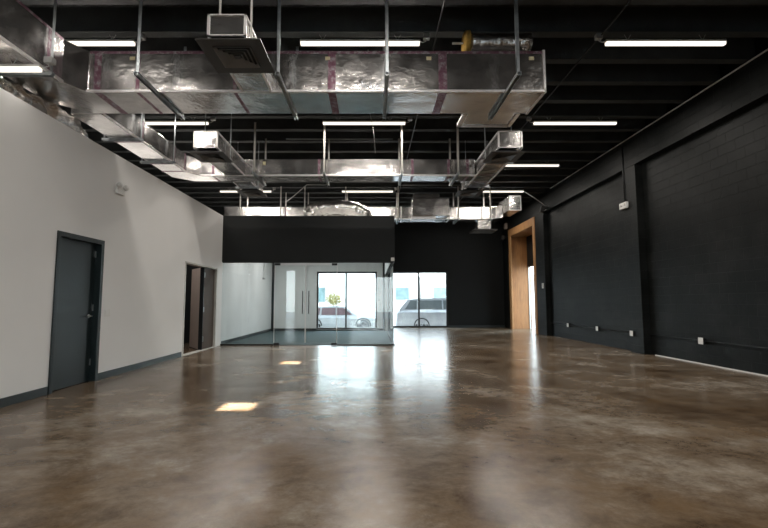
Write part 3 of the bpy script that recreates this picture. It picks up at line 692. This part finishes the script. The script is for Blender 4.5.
def car(x_front, dirn, y_near, L, H, hood, W, paint, glassm, label, zg=-.398, wf=.88, wr=None):
    """profile runs nose to tail; dirn = +1 when the nose points to +x"""
    t = thing('parked_car', label, 'car', (x_front - dirn * L / 2, y_near + W / 2, zg))
    R = .34; xf, xr = L / 2 - wf, -L / 2 + (wr or .85)
    # profile stations: (x from centre towards nose, top z, half width, belt z)
    belt = hood + .04
    st = [(L / 2, hood * .62, .70), (L / 2 - .08, hood * .80, .84), (L / 2 - .35, hood * .93, .93), (L / 2 - 1.15, hood, 1)]
    rf = [(L / 2 - 1.18, hood + .01), (L / 2 - 1.85, H - .06), (L / 2 - 2.2, H), (-L / 2 + 1.2, H - .02), (-L / 2 + .62, H - .10), (-L / 2 + .18, belt + .02)]
    bm = bmesh.new(); secs = []
    low = .22
    allst = st + [(L / 2 - 2.2, belt, 1), (-L / 2 + 1.2, belt, 1), (-L / 2 + .3, belt, .96), (-L / 2 + .06, belt - .06, .88), (-L / 2, hood * .6, .8)]
    for x, z, w_ in allst:
        hw = W / 2 * w_
        secs.append([bm.verts.new((dirn * x, s * a, zz)) for s, a, zz in ((-1, hw * .92, low), (-1, hw, low + .25), (-1, hw, z - .14 if z > .6 else z * .8), (-1, hw * .90, z), (1, hw * .90, z), (1, hw, z - .14 if z > .6 else z * .8), (1, hw, low + .25), (1, hw * .92, low))])
    for a, b in zip(secs, secs[1:]):
        for i in range(8): bm.faces.new((a[i], a[(i + 1) % 8], b[(i + 1) % 8], b[i]))
    bm.faces.new(secs[0]); bm.faces.new(secs[-1][::-1])
    obj('body', bm, paint, t, .02, smooth=False)
    bm = bmesh.new(); g = []
    for x, z in rf:
        k = (z - belt) / (H - belt); hw = W / 2 * (.90 - .18 * max(0, k))
        g.append([bm.verts.new((dirn * x, -W / 2 * .90, belt - .02)), bm.verts.new((dirn * x, -hw, z)), bm.verts.new((dirn * x, hw, z)), bm.verts.new((dirn * x, W / 2 * .90, belt - .02))])
    for a, b in zip(g, g[1:]):
        for i in range(4): bm.faces.new((a[i], a[(i + 1) % 4], b[(i + 1) % 4], b[i]))
    bm.faces.new(g[0]); bm.faces.new(g[-1][::-1])
    obj('cabin', bm, paint, t, .02)
    for side in (-1, 1):
        def S(x, k): return (dirn * x, side * (W / 2 * (.90 - .18 * k) + .012), belt + k * (H - belt))
        for xa, xb, xc, xd in ((L / 2 - 1.45, L / 2 - 1.98, L / 2 - 2.32, L / 2 - 2.32), (L / 2 - 2.40, L / 2 - 2.40, -L / 2 + 1.25, -L / 2 + 1.22), (-L / 2 + 1.12, -L / 2 + 1.15, -L / 2 + .8, -L / 2 + .48)):
            bm = bmesh.new(); q = [S(xa, .06), S(xb, .80), S(xc, .80), S(xd, .06)]
            v = [bm.verts.new(p) for p in q]; v2 = [bm.verts.new((p[0], p[1] - side * .012, p[2])) for p in q]
            bm.faces.new(v); bm.faces.new(v2[::-1])
            for i in range(4): bm.faces.new((v[i], v[(i + 1) % 4], v2[(i + 1) % 4], v2[i]))
            obj('side_window', bm, glassm, t)
        for x in (xf, xr):
            bm = bmesh.new(); yy = side * (W / 2 - .12)
            tube(bm, [(dirn * x, yy - .11, R), (dirn * x, yy + .135 * side if False else yy + .13, R)], R, 28)
            wh = obj('wheel', bm, M['tyre'], t, .02)
            bm = bmesh.new(); yo = yy + side * .135; 
            tube(bm, [(dirn * x, yo - .01, R), (dirn * x, yo + .01, R)], .06, 12)
            for k in range(5):
                a = 2 * PI * k / 5; tube(bm, [(dirn * x, yo, R), (dirn * x + .21 * math.cos(a), yo, R + .21 * math.sin(a))], .028, 6)
            pts = [(dirn * x + .23 * math.cos(a), yo, R + .23 * math.sin(a)) for a in [2 * PI * k / 20 for k in range(21)]]
            tube(bm, pts, .022, 6); obj('rim', bm, M['rim'], wh)
            # dark wheel arch lip
            bm = bmesh.new(); pts = [(dirn * x + (R + .06) * math.cos(a), side * (W / 2 + .0), R + .02 + (R + .06) * math.sin(a)) for a in [PI * k / 14 for k in range(15)]]
            tube(bm, pts, .035, 6); obj('wheel_arch', bm, M['trim'], t)
    bxo('bumper', (dirn * (L / 2 - .02) - .05, dirn * (L / 2 - .02) + .05, -W / 2 * .75, W / 2 * .75, .24, .42), M['trim'], t, .02)
    bm = bmesh.new()
    for s in (-1, 1): box(bm, dirn * (L / 2 - .2) - .1, dirn * (L / 2 - .2) + .1, s * W * .40 - .10, s * W * .40 + .06, hood * .70, hood * .84)
    obj('headlight', bm, M['white'], t, .02)
    return t
car(.35, 1, 24.1, 4.4, 1.42, .86, 1.75, M['whitecar'], M['pinkglass'], 'white low car parked outside the meeting room window')
car(6.15, 1, 23.9, 4.9, 1.86, 1.17, 1.9, M['silver'], M['carglass'], 'silver four-wheel-drive car parked outside the right hand window', wf=1.0, wr=1.38)

# ------------------------------------------------------------------ lights
for px, py in ((-1.61, 5.36), (-1.69, 9.17)):      # warm spot lamps standing in for the sun, through the added roof openings
    sl = bpy.data.lights.new('Sun_Standin_Spot', 'SPOT'); sl.energy = 1.1e6; sl.color = (1, .86, .68); sl.shadow_soft_size = .16
    sl.spot_size = math.radians(3.2); sl.spot_blend = .1
    so = bpy.data.objects.new('Sun_Standin_Spot', sl); C.objects.link(so); d = Vector((-SUNX, SUNY, -1))
    so.location = Vector((px, py, 0)) - d * 26; so.rotation_euler = d.to_track_quat('-Z', 'Y').to_euler()
w = bpy.data.worlds.new('World'); bpy.context.scene.world = w; w.use_nodes = True
nt = w.node_tree; bg = nt.nodes['Background']
tc = add(nt, 'ShaderNodeTexCoord'); sx = add(nt, 'ShaderNodeSeparateXYZ'); nt.links.new(tc.outputs['Generated'], sx.inputs[0])
nt.links.new(ramp(nt, sx.outputs['Z'], [(0., (.96, .98, 1.0)), (.6, (.72, .86, 1.0))]), bg.inputs[0])
bg.inputs['Strength'].default_value = 9.0
def portal(x, y, z, sx_, sy_, rot):
    a = bpy.data.lights.new('Portal', 'AREA'); a.shape = 'RECTANGLE'; a.size = sx_; a.size_y = sy_; a.cycles.is_portal = True
    o = bpy.data.objects.new('Portal', a); C.objects.link(o); o.location = (x, y, z); o.rotation_euler = rot
portal((W1[0] + W1[1]) / 2, YB1 + .22, 1.31, 2.6, 2.5, (-PI / 2, 0, 0))
portal((W2[0] + W2[1]) / 2, YB2 + .22, 1.37, 2.8, 2.74, (-PI / 2, 0, 0))
portal((RX0 + RX1) / 2, YR - .22, RZ1 / 2, RX1 - RX0, RZ1, (PI / 2, 0, 0))
portal(.2, YR - .22, 1.5, 3.6, 3.0, (PI / 2, 0, 0))
portal(7.41, 19.5, 1.45, 2.9, 2.2, (0, PI / 2, 0))

# ------------------------------------------------------------------ camera
cam = bpy.data.cameras.new('Camera'); co = bpy.data.objects.new('Camera', cam); C.objects.link(co)
cam.sensor_width = 36; cam.lens = 36 * 440 / 768; cam.shift_x = 11 / 768; cam.clip_start = .05
co.location = (0, 0, 1.24); co.rotation_euler = (PI / 2 + math.atan(38 / 440), 0, 0)
S = bpy.context.scene; S.camera = co
S.view_settings.view_transform = 'Standard'; S.view_settings.look = 'None'; S.view_settings.exposure = 0; S.view_settings.gamma = 1
S.view_settings.use_curve_mapping = False
S.cycles.use_denoising = True; S.cycles.sample_clamp_indirect = 8; S.cycles.caustics_reflective = False; S.cycles.caustics_refractive = False
S.cycles.max_bounces = 8; S.cycles.transparent_max_bounces = 16
